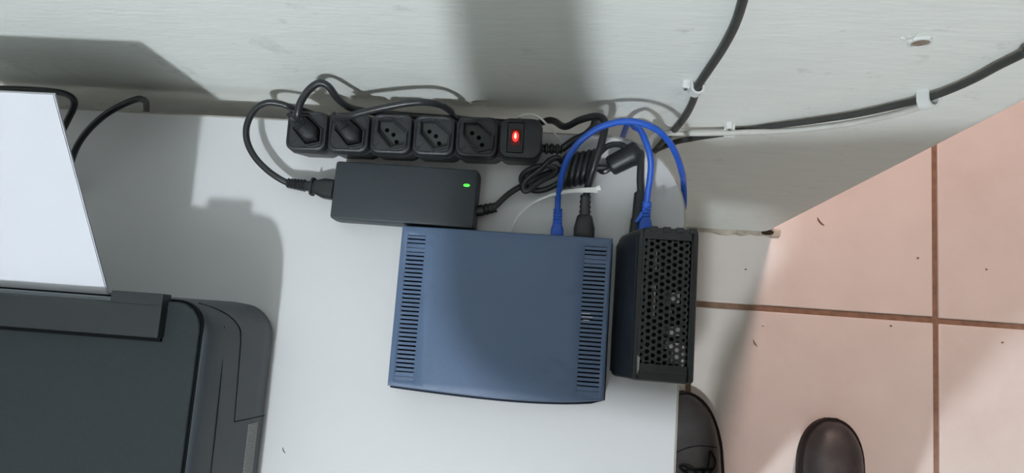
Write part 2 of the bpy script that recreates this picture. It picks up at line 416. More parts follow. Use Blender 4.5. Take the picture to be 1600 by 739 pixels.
MB().tube(spline([sc0, at(897, 219, .018), at(914, 211, .02), at(926, 200, .02), at(930, 190, .012), V((.022, -.013, D - .02)), V((.03, -.013, D - .2))]), .0036, 10).build('supply_cord', M['cablegloss'], strip)

# ------------------------------------------------------------------ plugs
def plug_parts(root, i):
    """hexagonal angled plug filling socket i; returns the point where its cable leaves"""
    cxl = L0 + (i + .5) * PITCH; T = ROOT[strip.name]
    hx = offs(hexa, -.0012)
    m = MB()
    def ringat(d, z, lift): return [T @ V((cxl + x, y, z + lift * ((-x + y) * .5 + .0))) for x, y in offs(hexa, d)]
    m.rings([ringat(-.0012, HS - .0066, 0), ringat(-.0012, HS + .001, 0), ringat(-.0018, HS + .0045, .15), ringat(-.0032, HS + .0075, .3), ringat(-.0065, HS + .0090, .4)])
    m.build('plug_body', M['plug'], root, ang=50)
    a = T @ V((cxl - .0015, .0012, HS + .009)); b = T @ V((cxl - .0112, .0116, HS + .0175))
    d = (b - a)
    secs = []
    for k in range(13):
        t = k / 12; r = (.0058 - .0024 * t) * (1.0 if k % 2 else .84); secs.append((a + d * t, r, r * .9))
    MB().loft(secs, seg=14, e=2.6).build('strain_relief', M['rubber'], root)
    return a.lerp(b, .72)
def connector(root, secs, name, mat, e=3.5, up=(0, 0, 1)):
    return MB().loft(secs, seg=20, e=e, up=up).build(name, mat, root, ang=40)

# cord from the first socket to the blue router
c1 = thing('router_power_cord', at(915, 345, 0), 'black power cord looping up from the leftmost socket and running to the blue router', 'power cord')
b = plug_parts(c1, 0)
pts = [b, at(464, 182, .065), at(468, 164, .069), at(478, 146, .0705), at(490, 134, .071), at(502, 129.5, .0705), at(514, 136, .067), at(526, 152, .058), at(541, 165, .045), at(560, 172, .031),
       V((-.19, -.020, D + .010)), V((-.15, -.014, D - .015)), V((-.05, -.014, D - .02)), V((-.025, -.014, D - .005)), at(882, 198, .016), at(905, 188, .032), at(928, 182, .045), at(942, 185, .05), at(945, 200, .05), at(938, 230, .049), at(927, 262, .044), at(919, 290, .034), at(915, 312, .026)]
MB().tube(spline(pts, 9), .0034, 10).build('cable', M['cablegloss'], c1)
a = at(915, 304, .027); bq = V((a.x + .0012, -.142, D + .014))
dirv = (bq - a); secs = []
for k in range(9):
    t = k / 8 * .36; r = .0052 + .0012 * t; secs.append((a + dirv * t, r * (1.0 if k % 2 else .80), r * .9 * (1.0 if k % 2 else .85)))
secs += [(a + dirv * .40, .0070, .0065), (a + dirv * .52, .0085, .0075), (a + dirv * .62, .0098, .008), (a + dirv * 1.0, .0098, .008)]
connector(c1, secs, 'connector', M['rubber'])

# cord from the second socket to the power adapter
c2 = thing('adapter_power_cord', at(470, 290, 0), 'black power cord from the second socket looping left round to the adapter', 'power cord')
b = plug_parts(c2, 1)
pts = [b, at(543, 182, .064), at(570, 175, .067), at(605, 167, .069), at(640, 161, .069), at(668, 160, .066), at(690, 165, .055), at(704, 174, .040), at(712, 184, .024), V((-.102, -.016, D - .015)), V((-.13, -.014, D - .05)), V((-.22, -.014, D - .06)), V((-.262, -.016, D - .03)), V((-.272, -.020, D + .005)),
       at(455, 168, .024), at(437, 162, .029), at(416, 161, .032), at(398, 172, .033), at(386, 195, .032), at(386, 220, .028), at(398, 245, .024), at(418, 266, .020), at(438, 280, .017), at(455, 288, .0145)]
MB().tube(spline(pts, 9), .0032, 10).build('cable', M['cablegloss'], c2)
a = at(449, 286, .0145); bq = at(523, 297, .0145)
d = bq - a; secs = []
for k in range(13):
    t = k / 12 * .40; r = .0048 + .0012 * t / .4; secs.append((a + d * t, r * (1.0 if k % 2 else .78), r * (1 if k % 2 else .78)))
secs += [(a + d * .47, .0050, .005), (a + d * .52, .0050, .005), (a + d * .525, .0088, .0075), (a + d * .56, .0088, .0075), (a + d * .565, .0062, .0055), (a + d * .78, .0098, .0075), (a + d * 1.0, .0100, .0078)]
connector(c2, secs, 'connector', M['rubber'])

# ------------------------------------------------------------------ power adapter
ad = thing('power_adapter', V((-.1571, -.1032, D)), 'black brick power adapter with a small green light, in front of the power strip', 'power adapter', rz=math.radians(-.55))
hx, hy, HA = .0690, .0284, .029
MB().rbox(-hx, hx, -hy, hy, .0035, [(.0, .0022), (.0014, .0008), (.0135, 0), (.0137, .0006), (.0143, .0006), (.0145, 0), (HA - .0016, .0006), (HA - .0005, .0012), (HA, .0024)], 5).build('casing', M['adapter'], ad, local=True)
MB().sphere((.0588, .0124, HA), .0031, .0014, .0009, 14, 8).build('indicator_light', M['led_green'], ad, local=True, label='green indicator light')
secs = []
o0 = V((hx - .002, -.0092, .0135))
for k in range(15):
    r = .0052 if k < 5 else (.0062 - .0001 * k if k % 3 else .0044); secs.append((o0 + V((.0014 * k, .0004 * k, -.0001 * k)), r, r))
MB().loft(secs, seg=14, e=2.4).build('strain_relief', M['rubber'], ad, local=True)
# its output cable: coiled, tied round itself, through a round ferrite, down to the black modem
st = ROOT[ad.name] @ V((hx + .016, -.0036, .0124))
pts = [st, at(795, 303, .010), at(818, 289, .010), at(845, 275, .011), at(872, 266, .012), at(905, 261, .012), at(935, 262, .012), at(962, 260, .012), at(980, 248, .014), at(982, 234, .018), at(968, 226, .022), at(950, 228, .024), at(932, 243, .024), at(908, 262, .022), at(876, 284, .018), at(852, 296, .014), at(832, 297, .012), at(817, 287, .014), at(816, 275, .017), at(828, 265, .020), at(850, 259, .022), at(868, 262, .022), at(866, 272, .02), at(845, 283, .02), at(826, 297, .019), at(818, 296, .019), at(822, 282, .021), at(845, 264, .023), at(860, 250, .023), at(872, 247, .021), at(880, 255, .016)]
pts = [V(p) for p in pts]
hc = at(881, 268, .014); he = at(927, 260, .016); turns = 5.2; nn = 64
for k in range(nn + 1):
    t = k / nn; a = 2 * math.pi * turns * t + math.pi * .5; c = hc.lerp(he, t)
    pts.append(c + V((.002 * math.sin(a), .0148 * math.sin(a), .0112 * math.cos(a) + .0005)))
pts += [at(942, 268, .012), at(955, 261, .014)]
f0 = at(953, 260, .0155); f1 = at(990, 241, .0175)
body_pts = spline(pts[:31], 8)[:-1] + pts[31:31 + nn + 1] + spline(pts[31 + nn:] + [f0], 6)[1:]
for p_ in body_pts: p_.z = max(p_.z, D + .0031)
MB().tube(body_pts, .0029, 9).build('output_cable', M['cablegloss'], ad)
d = f1 - f0
MB().loft([(f0 - d * .06, .004, .004), (f0, .0086, .0086), (f0 + d * .08, .0098, .0098), (f0 + d * .80, .0104, .0104), (f0 + d * .90, .0112, .0112), (f0 + d * 1.15, .0112, .0112), (f0 + d * 1.24, .0095, .0095), (f0 + d * 1.3, .004, .004)], seg=22, e=2).build('ferrite_core', M['rubber'], ad, label='round black ferrite core')
pl = [f0 + d * 1.15, at(1001, 240, .022), at(1001, 256, .024), at(1000, 280, .024), at(1001, 305, .022), at(999, 330, .022)]
MB().tube(spline(pl, 8), .0033, 10).build('output_lead', M['cablegloss'], ad)
a = at(1001, 300, .0225); bq = V((at(995, 350, .022).x, -.131, D + .022)); d = bq - a
MB().loft([(a, .0042, .004), (a + d * .04, .0058, .005), (a + d * .55, .0058, .005), (a + d * .6, .0066, .006), (a + d * 1.0, .0070, .006)], seg=16, e=3.5).build('output_plug', M['rubber'], ad)

# ------------------------------------------------------------------ blue router
ro = thing('router', V((-.056, -.21, D)), 'blue-grey router with slotted vents down both sides, lying flat on the desk', 'router')
HR = .035
RX0, RX1, RY1, RYF = -.1535, .0395, -.1345, -.2795
def fr(x):
    t = max(0.0, min(1.0, (RX1 - x) / (RX1 - RX0)))
    return -.2755 - .0025 * t - .0055 * math.sin(math.pi * t ** .7)
def router_ol(ins):
    out = [(RX0 + ins + .0005, RY1 - ins), (RX1 - ins - .003, RY1 - ins)]
    yr = -.2770 + ins
    out.append((RX1 - ins, RY1 - ins - .004)); out.append((RX1 - ins + .0005, yr))
    N = 16
    for k in range(1, N):                       # gently bulging front edge
        t = k / N; x = (RX1 + .0005 - ins) + (RX0 + .002 + ins - RX1 - .0005 + ins) * t
        out.append((x, fr(x) - .0032 + ins))
    out.append((RX0 + ins + .0010, fr(RX0) - .0030 + ins)); out.append((RX0 + ins + .0005, fr(RX0) + .0010))
    return out
rg = [[(x, y, D + z) for x, y in router_ol(i)] for z, i in ((.0015, .0020), (.006, -.0008), (.012, -.0014), (.0235, -.0014), (.0245, .0004), (.0270, .0006))]
MB().rings(rg).build('base_shell', M['routerdark'], ro, ang=50)
# vent geometry
VL0, VL1 = -.1480, -.1312; VR0, VR1 = .0152, .0350
VY0, VY1 = -.2745, -.1420; NS = 34; SP = (VY1 - VY0) / NS
ZT = D + HR
# the top cover: four panels around the two vent fields, all one cover
m = MB()
xs = [RX0 + .001, VL0, VL1] + [VL1 + (VR0 - VL1) * k / 14 for k in range(1, 14)] + [VR0, VR1, RX1 - .0015]
ZB = D + .0225
def strip_panel(x0, x1, yb0, yb1, yf0, yf1):
    m.add([(x0, yb0, ZT), (x1, yb1, ZT), (x1, yf1, ZT), (x0, yf0, ZT)], [(0, 1, 2, 3)])
for a_, b_ in zip(xs, xs[1:]):
    vent = (abs(a_ - VL0) < 1e-6 and abs(b_ - VL1) < 1e-6) or (abs(a_ - VR0) < 1e-6 and abs(b_ - VR1) < 1e-6)
    if vent:
        strip_panel(a_, b_, RY1 - .001, RY1 - .001, VY1, VY1); strip_panel(a_, b_, VY0, VY0, fr(a_), fr(b_))
    else: strip_panel(a_, b_, RY1 - .001, RY1 - .001, VY1, VY1); strip_panel(a_, b_, VY1, VY1, VY0, VY0); strip_panel(a_, b_, VY0, VY0, fr(a_), fr(b_))
# rounded skirt round the cover
rim = [(x, RY1 - .001) for x in xs] + [(xs[-1], VY1), (xs[-1], VY0)] + [(x, fr(x)) for x in xs[::-1]] + [(xs[0], VY0), (xs[0], VY1)]
cxr, cyr = -.057, -.208
def push(p, d):
    x, y = p; nx = -1 if x < RX0 + .004 else (1 if x > RX1 - .004 else 0); ny = 1 if y > RY1 - .004 else (-1 if y < fr(x) + .002 else 0)
    return (x + nx * d, y + ny * d)
r0 = [(x, y, ZT) for x, y in rim]
r1 = [(*push((x, y), .0010), ZT - .0005) for x, y in rim]
r2 = [(*push((x, y), .0018), ZT - .0020) for x, y in rim]
r3 = [(*push((x, y), .0022), ZB) for x, y in rim]
m.rings([r0, r1, r2, r3], cap=False)
for (x0, x1) in ((VL0, VL1), (VR0, VR1)):       # inner walls of the vent fields
    m.add([(x0, VY0, ZT), (x1, VY0, ZT), (x1, VY1, ZT), (x0, VY1, ZT), (x0, VY0, ZB), (x1, VY0, ZB), (x1, VY1, ZB), (x0, VY1, ZB)], [(0, 1, 5, 4), (1, 2, 6, 5), (2, 3, 7, 6), (3, 0, 4, 7)])
cov = m.mesh('top_cover', M['router'], ROOT[ro.name].inverted(), ang=30)
bmx = bmesh.new(); bmx.from_mesh(cov); bmesh.ops.remove_doubles(bmx, verts=bmx.verts, dist=1e-6); bmesh.ops.recalc_face_normals(bmx, faces=bmx.faces); bmx.to_mesh(cov); bmx.free()
o = bpy.data.objects.new('top_cover', cov); COL.objects.link(o); o.parent = ro; ROOT[o.name] = ROOT[ro.name]; cover = o
for side, (x0, x1) in enumerate(((VL0, VL1), (VR0, VR1))):
    rib = MB().box(-(x1 - x0) / 2, (x1 - x0) / 2, -SP * .31, SP * .31, -.004, -.0003).mesh('vent_rib', M['router'])
    wide = MB().box(-(x1 - x0) / 2, (x1 - x0) / 2, -SP * .50, SP * .40, -.004, -.0003).mesh('vent_rib', M['router'])
    for k in range(NS):
        o = bpy.data.objects.new('vent_rib', wide if k in (30, 31) or (k < 2) else rib); COL.objects.link(o); o.parent = cover
        o.location = ROOT[ro.name].inverted() @ V(((x0 + x1) / 2, VY0 + (k + .5) * SP, ZT))
for (px, py, l) in ((909, 489.5, .0075), (909, 494.5, .0095), (911, 500, .0055)):
    p = at(px, py, HR + .0002)
    MB().box(p.x, p.x + l, p.y - .00025, p.y + .00025, p.z - .0003, p.z + .0002).build('scratch', M['white'], cover)
# sockets along the back of the router (seen from a step aside)
MB().box(-.115, -.099, -.1360, -.1325, D + .008, D + .021).build('jack', M['hole'], ro)
# ------------------------------------------------------------------ black modem with a honeycomb top
mo = thing('modem', V((.08, -.19, D)), 'black modem with a honeycomb mesh top, overhanging the right desk edge', 'modem')
HM = .07
MX0, MX1, MY0, MY1 = .0600, .1105, -.2565, -.1265
m = MB()   # outer shell: cross-sections along z in plan, left side flares out towards the desk
rg = []
for z, fl, ins in ((.001, .0130, .004), (.004, .0140, .001), (.020, .0140, 0), (.045, .0090, 0), (.060, .0040, 0), (HM - .003, .0012, 0), (HM - .0008, .0010, .0012), (HM - .0008, .0, .0020), (HM - .004, .0, .0024)):
    rg.append([(x, y, D + z) for x, y in rrect(MX0 - fl + ins, MX1 - ins, MY0 + ins, MY1 - ins, (.006, .010, .004, .004), 5)])
m.rings(rg, cap=False).build('casing', M['modem'], mo, ang=40)
MB().box(MX0 - .006, MX1 - .004, MY0 + .004, MY1 - .004, D + .001, D + .004).build('floor_plate', M['board'], mo)
rg = []
for z, fl, ins in ((.0012, .0136, .0045), (.0045, .0146, .004), (.020, .0146, .004), (.045, .0097, .004), (.060, .0047, .004), (HM - .0035, .0018, .004)):
    rg.append([(MX0 - fl, MY0 + ins, D + z), (MX0 - fl, MY1 - ins - .006, D + z), (MX0 - fl + .003, MY1 - ins, D + z), (MX0 - fl + .003, MY0 + ins, D + z)])
m = MB(); m.rings(rg).build('side_shell', M['navy'], mo, ang=40, label='dark navy glossy side shell')
# honeycomb: hexagonal rings meeting edge to edge
px_ = .0057; a_ = px_ / math.sqrt(3); hi = .00205
m = MB(); HX0, HX1, HY0, HY1 = MX0 + .0062, MX1 - .0060, MY0 + .0160, MY1 - .0110
def honey(c, rad_in):
    ou = [(c[0] + a_ * math.cos(math.radians(60 * k + 0)), c[1] + a_ * math.sin(math.radians(60 * k + 0))) for k in range(6)]
    inn = [(c[0] + rad_in * math.cos(math.radians(60 * k + 0)), c[1] + rad_in * math.sin(math.radians(60 * k + 0))) for k in range(6)]
    z1, z0 = D + HM - .0012, D + HM - .0026
    vs = [(x, y, z1) for x, y in ou] + [(x, y, z1) for x, y in inn] + [(x, y, z0) for x, y in inn]
    fs = []
    for k in range(6):
        j = (k + 1) % 6; fs += [(k, j, 6 + j, 6 + k), (6 + k, 6 + j, 12 + j, 12 + k)]
    m.add(vs, fs)
col = 0; x = HX0
cols = []
while x <= HX1 + 1e-6:
    y = HY0 + (px_ / 2 if col % 2 else 0)
    while y <= HY1 + 1e-6:
        honey((x, y), .0015 if (col in (0,) or x + 1.5 * a_ > HX1) else hi); y += px_
    x += 1.5 * a_; col += 1
m.build('honeycomb_mesh', M['modem'], mo, ang=20)
m = MB()   # frame that closes the top around the honeycomb
fx0, fx1, fy0, fy1 = HX0 - a_ * .8, HX1 + a_ * .3, HY0 - px_ * .45, HY1 + px_ * .30
for b_ in ((MX0 + .001, fx0 + .001, MY0 + .002, MY1 - .002), (fx1 - .001, MX1 - .001, MY0 + .002, MY1 - .002), (fx0, fx1, MY0 + .002, fy0 + .001), (fx0, fx1, fy1 - .001, MY1 - .002)):
    m.box(b_[0], b_[1], b_[2], b_[3], D + HM - .0030, D + HM - .0006)
m.build('mesh_frame', M['modem'], mo)
MB().box(MX0 + .0062, MX1 - .004, MY0 + .0075, MY0 + .0085, D + HM - .0006, D + HM + .0004).build('front_ridge', M['modem'], mo)
MB().box(MX0 + .004, MX0 + .0052, MY0 + .004, MY1 - .004, D + HM - .0008, D + HM + .0005).build('edge_ridge', M['navy'], mo)
MB().box(MX1 - .0042, MX1 - .0032, MY0 + .004, MY1 - .004, D + HM - .0008, D + HM + .0004).build('edge_ridge', M['modem'], mo)
for k in range(4):
    x = MX0 + .009 + k * .011
    MB().box(x, x + .0065, MY1 - .004, MY1 + .0008, D + HM - .012, D + HM + .0002).build('rear_notch', M['modem'], mo, bevel=.0006)
MB().box(MX0 + .002, MX1 - .002, MY0 + .002, MY1 - .003, D + .034, D + .036).build('circuit_board', M['board'], mo)
for (x0, x1, y0, y1, z) in ((.088, .0985, -.2175, -.2095, .066), (.092, .1005, -.2400, -.2230, .066), (.087, .0925, -.2290, -.2220, .066), (.0880, .0970, -.1900, -.1810, .066), (.0995, .1025, -.2440, -.2240, .067), (.0885, .092, -.1985, -.1955, .060)):
    MB().box(x0, x1, y0, y1, D + .034, D + z).build('component', M['foil'], mo, bevel=.001)
for (x0, y0, y1) in ((.0755, -.1620, -.1460), (.0755, -.2020, -.1740)):
    MB().box(x0, x0 + .0012, y0, y1, D + .034, D + .0630).build('contact_strip', M['foil'], mo)
MB().box(MX0 - .010, MX1 - .010, MY0 - .0012, MY0 + .002, D + .003, D + .010).build('front_glint', M['silver'], mo, bevel=.0008, label='light reflection painted silver along the rounded front foot')  # reflection on the rounded front, put in as a silver strip
p = at(997, 566, HM)
MB().add([(p.x - .001, p.y + .006, p.z + .0006), (p.x + .0012, p.y + .004, p.z + .0006), (p.x + .001, p.y - .006, p.z + .0006), (p.x - .0006, p.y - .010, p.z + .0006), (p.x - .001, p.y + .006, p.z - .001), (p.x + .0012, p.y + .004, p.z - .001), (p.x + .001, p.y - .006, p.z - .001), (p.x - .0006, p.y - .010, p.z - .001)],
         [(0, 1, 2, 3), (4, 5, 6, 7), (0, 1, 5, 4), (1, 2, 6, 5), (2, 3, 7, 6), (3, 0, 4, 7)]).build('scuff', M['silver'], mo)

# ------------------------------------------------------------------ blue network cables
def patch(root, tip, end, clipside=0):
    """moulded plug with a ribbed boot; tip = where the cable leaves, end = where it enters the socket"""
    d = end - tip; secs = []
    for k in range(11):
        t = k / 10 * .42; r = .0043 + .0006 * t; secs.append((tip + d * t, r * (1.0 if (k // 1) % 2 else .86), r * .95 * (1 if k % 2 else .86)))
    secs += [(tip + d * .44, .0044, .004), (tip + d * .58, .0060, .0048), (tip + d * 1.0, .0060, .0048)]
    return MB().loft(secs, seg=18, e=3.6).build('network_plug', M['blue'], root)
b1 = thing('network_cable', at(873, 345, 0), 'blue network cable arching from the blue router over the rounded desk corner', 'cable', 'blue network cables')
tip = at(872, 326, .020); end = V((tip.x + .0008, -.1405, D + .016))
patch(b1, tip, end)
pts = [tip + (end - tip) * .2, at(872, 312, .026), at(874, 296, .034), at(879, 270, .046), at(889, 244, .056), at(906, 221, .063), at(930, 203, .068), at(955, 193, .070), at(980, 189.5, .070), at(1004, 193, .069), at(1028, 204, .064), at(1047, 224, .052), at(1059, 248, .034), at(1066, 272, .012), at(1068, 285, -.006), V((.1118, -.0900, D - .030)), V((.1085, -.090, D - .07)), V((.09, -.08, D - .14)), V((.08, -.05, D - .3))]
MB().tube(spline(pts, 9), .0029, 10).build('cable', M['blue'], b1)
b2 = thing('network_cable', at(1010, 335, 0), 'blue network cable rising straight from the black modem and dropping behind the desk', 'cable', 'blue network cables')
tip = at(1011, 315, .034); end = V((tip.x - .0006, -.1315, D + .028))
patch(b2, tip, end)
pts = [tip + (end - tip) * .2, at(1012, 303, .037), at(1015, 282, .041), at(1017, 258, .046), at(1014, 236, .050), at(1007, 216, .050), at(1000, 203, .046), at(992, 199, .034), V((.052, -.015, D + .002)), V((.050, -.013, D - .04)), V((.05, -.013, D - .25))]
MB().tube(spline(pts, 9), .0029, 10).build('cable', M['blue'], b2)
a = at(1004, 333, .034); bq = at(994, 347, .034)
MB().loft([(a, .0022, .001), (a.lerp(bq, .5) + V((0, 0, .001)), .0016, .0009), (bq, .0014, .0008)], seg=8, e=3).build('latch_tab', M['blue'], b2)

# ------------------------------------------------------------------ white ties and thin cables on the desk
zt = thing('cable_tie', at(930, 296, 0), 'thin white plastic tie curving from the router back across the black cord', 'cable tie')
pts = path([(799, 366, .010), (803, 350, .018), (813, 334, .022), (832, 318, .026), (858, 306, .029), (890, 299, .036), (915, 297, .0405), (934, 297, .036)], 8)
MB().tube(pts, lambda t: (.0007, .0010 + .0011 * max(0, t - .45) / .55 * 1.6), 8).build('strap', M['white'], zt)
e = at(934, 294, .036)
MB().loft([(e + V((-.0026, -.001, 0)), .0016, .0016), (e + V((.0022, .0006, 0)), .0028, .0022), (e + V((.0026, .0006, 0)), .0016, .0012)], seg=12, e=3).build('tie_head', M['white'], zt)
ww = thing('thin_wire', at(865, 208, 0), 'thin white wire curling out from behind the switch end of the power strip', 'wire')
MB().tube(path([(806, 188, .020), (815, 181, .032), (828, 178, .036), (842, 183, .036), (856, 196, .032), (868, 210, .022), (878, 224, .010), (886, 238, .002), (894, 250, .0014)], 8), .0010, 8).build('wire_sheath', M['white'], ww)

# ------------------------------------------------------------------ wall cables and clips
wc = thing('wall_cable', onwall(1085, 135), 'black cable dropping down the wall through a white clip to the desk', 'cable', 'cables on the wall')
pts = [onwall(1172, -45, -.005), onwall(1161, 0, -.005), onwall(1148, 40, -.005), onwall(1128, 78, -.005), onwall(1107, 110, -.0055), onwall(1090, 136, -.006), onwall(1083, 158, -.0055), onwall(1072, 180, -.006), onwall(1056, 201, -.006), onwall(1040, 217, -.006), V((.08, -.008, .45))]
MB().tube(spline(pts, 9), .0033, 10).build('cable_sheath', M['wallcable'], wc)
wc2 = thing('wall_cable', onwall(1450, 155), 'black cable running along the wall above the white one and round its end', 'cable', 'cables on the wall')
pts = [V((WX - .004, .03, .985)), V((WX - .014, .008, .968)), V((WX - .04, -.003, .935)), onwall(1625, 68, -.005), onwall(1600, 83, -.005), onwall(1560, 103, -.005), onwall(1525, 122, -.005), onwall(1490, 138, -.0055), onwall(1450, 153, -.006), onwall(1400, 165, -.005), onwall(1340, 178, -.005), onwall(1270, 189, -.005), onwall(1200, 198, -.0045), onwall(1130, 209, -.0035), onwall(1080, 217, -.004), onwall(1050, 224, -.006), V((.085, -.010, .56)), V((.07, -.012, .4))]
MB().tube(spline(pts, 9), .0031, 10).build('cable_sheath', M['wallcable'], wc2)
wc3 = thing('wall_cable', onwall(1140, 207), 'white cable clipped along the wall that bends down towards the black modem', 'cable', 'cables on the wall')
pts = [onwall(1449, 163, -.006), onwall(1420, 172, -.0075), onwall(1370, 184.5, -.009), onwall(1310, 195, -.0095), onwall(1230, 204, -.0095), onwall(1140, 207.5, -.009), onwall(1085, 208.5, -.009), at(1046, 208, -.045), at(1029, 210, -.02), at(1018, 217, .006), at(1014, 230, .020), at(1011, 250, .022), at(1009, 275, .018), at(1008, 300, .014), at(1006, 330, .012), V((.0655, -.132, D + .012))]
MB().tube(spline(pts, 9), .0029, 10).build('cable_sheath', M['whitecable'], wc3)
def clip(px, py, ang, r, label, yc, sg=-1):
    p = onwall(px, py, -yc); p.y = 0.0; t = thing('cable_clip', p, label, 'cable clip', 'white cable clips on the wall')
    d = V((math.cos(ang), 0, math.sin(ang))); s = V((-d.z, 0, d.x))     # d along the cable, s across it
    pts = []
    for k in range(13):
        a = math.radians(-25 + 230 * k / 12)
        pts.append(p + s * (math.cos(a) * (r + .0012)) + V((0, -1, 0)) * (yc + math.sin(a) * (r + .0012)))
    pts = [p + s * (r + .0014) + V((0, -.0002, 0))] + pts[1:]
    m = MB(); n = len(pts); W2 = .0052; rings = []
    for k, c in enumerate(pts):
        o_ = (c - (p + V((0, -yc, 0)))).normalized() * .0010
        rings.append([c - d * W2 - o_, c + d * W2 - o_, c + d * W2 + o_, c - d * W2 + o_])
    m.rings(rings).build('hook', M['white'], t, ang=45)
    q_ = p + s * (sg * (r + .0055))
    m = MB(); m.loft([(q_ + V((0, .0005, 0)), .0038, .0038), (q_ + V((0, -.0055, 0)), .0036, .0036), (q_ + V((0, -.0065, 0)), .0028, .0028)], up=tuple(d), seg=14, e=3).build('nail_boss', M['white'], t)
    m = MB(); m.tube([q_ + V((0, -.006, 0)), q_ + V((0, -.0078, 0))], .0016, 10).build('nail', M['steel'], t)
clip(1088, 139, math.radians(84), .0038, 'white cable clip on the black cable coming down the wall', .006, 1)
clip(1140, 207, math.radians(15), .0036, 'white cable clip on the white cable near the desk corner', .0072, 1)
clip(1450, 156, math.radians(62), .0052, 'white cable clip near the wall end holding black and white cables', .0068)

# ------------------------------------------------------------------ printer
pr = thing('printer', V((-.48, -.37, D)), 'dark grey inkjet printer with a textured scanner lid, paper in its rear feeder', 'printer')
PX0, PX1, PY0, PY1 = -.695, -.2760, -.530, -.2150
HP = .126
MB().rbox(PX0, PX1, PY0, PY1, .032, [(.0, .006), (.006, .001), (.030, 0), (.075, .0012), (HP - .022, .0028), (HP - .010, .0045), (HP - .004, .0068), (HP - .001, .0105), (HP, .014)], 9)
m = MB()
m.rbox(PX0, PX1, PY0, PY1, .032, [(D + .0, .006), (D + .006, .001), (D + .030, 0), (D + .075, .0010), (D + HP - .022, .0022), (D + HP - .010, .0034), (D + HP - .004, .0048), (D + HP - .001, .0072), (D + HP, .0095)], 9)
m.build('body', M['printer'], pr, ang=45)
lid_ol = rrect(PX0 + .012, -.2860, PY0 + .02, -.2195, (.022, .02, .02, .022), 9)
MB().prism(lid_ol, D + HP - .004, D + HP + .0035).build('scanner_lid', M['lid'], pr, bevel=.0014, seg=3)
gro = rrect(PX0 + .010, -.2845, PY0 + .018, -.2180, (.0235, .02, .02, .0235), 9)
MB().prism(gro, D + HP - .004, D + HP + .0004).build('lid_gap', M['seam'], pr)
m = MB()
m.box(PX0 + .03, -.3140, -.2490, -.2235, D + HP, D + HP + .0125); m.box(-.3570, -.3140, -.2238, -.2145, D + HP, D + HP + .0125)
fl = m.build('rear_cover', M['flap'], pr, bevel=.0008)
MB().box(PX0 + .03, -.3150, -.2520, -.2488, D + HP + .002, D + HP + .0065).build('cover_lip_shadow', M['seam'], fl)  # dark strip paints the shadow along the cover's front edge
MB().box(PX0 + .04, -.3600, -.2236, -.2195, D + HP - .004, D + HP + .004).build('paper_bend_shade', M['bend'], pr, bevel=.0008, label='pale grey shade at the paper guide')  # grey strip puts the shading of the bending paper into colour
def seam(pts, r=.0005): return MB().tube(pts, r, 6).build('seam', M['seam'], pr)
def sideX(z):   # the right flank of the body at a height above the desk
    prof = [(.006, .001), (.030, 0), (.075, .0010), (HP - .022, .0022), (HP - .010, .0034), (HP - .004, .0048), (HP - .001, .0072), (HP, .0095)]
    for (z0, i0), (z1, i1) in zip(prof, prof[1:]):
        if z <= z1: return PX1 - (i0 + (i1 - i0) * max(0, z - z0) / (z1 - z0))
    return PX1 - .0095
def flank(y, z):
    """point on the flank, following the rounded rear corner"""
    x = sideX(z); r = .032
    if y > PY1 - r:
        dy = y - (PY1 - r); ins = PX1 - x; rr = r - ins
        x = PX1 - r + math.sqrt(max(0, rr * rr - dy * dy))
    return V((x, y, D + z))
seam(spline([flank(-.237, .101), flank(-.28, .099), flank(-.36, .096), flank(-.45, .093), flank(-.52, .092)], 6))
seam(spline([flank(-.2196, .112), flank(-.2225, .100), flank(-.228, .086), flank(-.236, .077), flank(-.246, .0735), flank(-.28, .070), flank(-.318, .067)], 6))
seam(spline([flank(-.318, .067), flank(-.3185, .045), flank(-.319, .02), flank(-.3195, .004)], 4))
lb = MB()
y0, y1, z0, z1 = -.46, -.3235, .0185, .0385
for k in range(10):
    ya, yb = y0 + (y1 - y0) * k / 10, y0 + (y1 - y0) * (k + 1) / 10
    A_, B_, C_, D_ = flank(ya, z0), flank(yb, z0), flank(yb, z1), flank(ya, z1); o_ = V((.0006, 0, 0))
    lb.add([A_ - o_, B_ - o_, C_ - o_, D_ - o_, A_ + o_, B_ + o_, C_ + o_, D_ + o_], [(4, 5, 6, 7), (0, 1, 5, 4), (1, 2, 6, 5), (2, 3, 7, 6), (3, 0, 4, 7), (0, 3, 2, 1)])
lb.build('rating_label', M['label'], pr, label='pale speckled label')
# paper support behind the sheet
sup = MB(); n = 8
def feed(t):   # t 0..1 from slot to upper edge: (y, height)
    return (-.2188 + .1385 * t, .118 + .094 * t + .006 * math.sin(math.pi * t) * 0)
rings = []
for t0 in [0, .25, .5, .75, .93]:
    y, z = feed(t0); rings.append([(-.575, y + .004, D + z - .006), (-.385, y + .004, D + z - .006), (-.385, y + .0055, D + z - .0085), (-.575, y + .0055, D + z - .0085)])
sup.rings(rings).build('paper_support', M['flap'], pr)
# paper: a few sheets standing in the feeder
pa = thing('paper_sheets', V((-.475, -.2185, D + .118)), 'white paper sheets sticking up out of the printer rear feeder', 'paper')
for s_ in range(4):
    m = MB(); rings = []; of = s_ * .0006; sh = (0, .0007, -.0005, .0004)[s_]
    for k in range(13):
        t = k / 12; y, z = feed(t)
        rings.append([(-.5845 + sh, y + of, D + z - of), (-.3735 + sh, y + of, D + z - of), (-.3735 + sh, y + of + .0001, D + z - of - .00015), (-.5845 + sh, y + of + .0001, D + z - of - .00015)])
    m.rings(rings).build('sheet', M['paper'], pa)
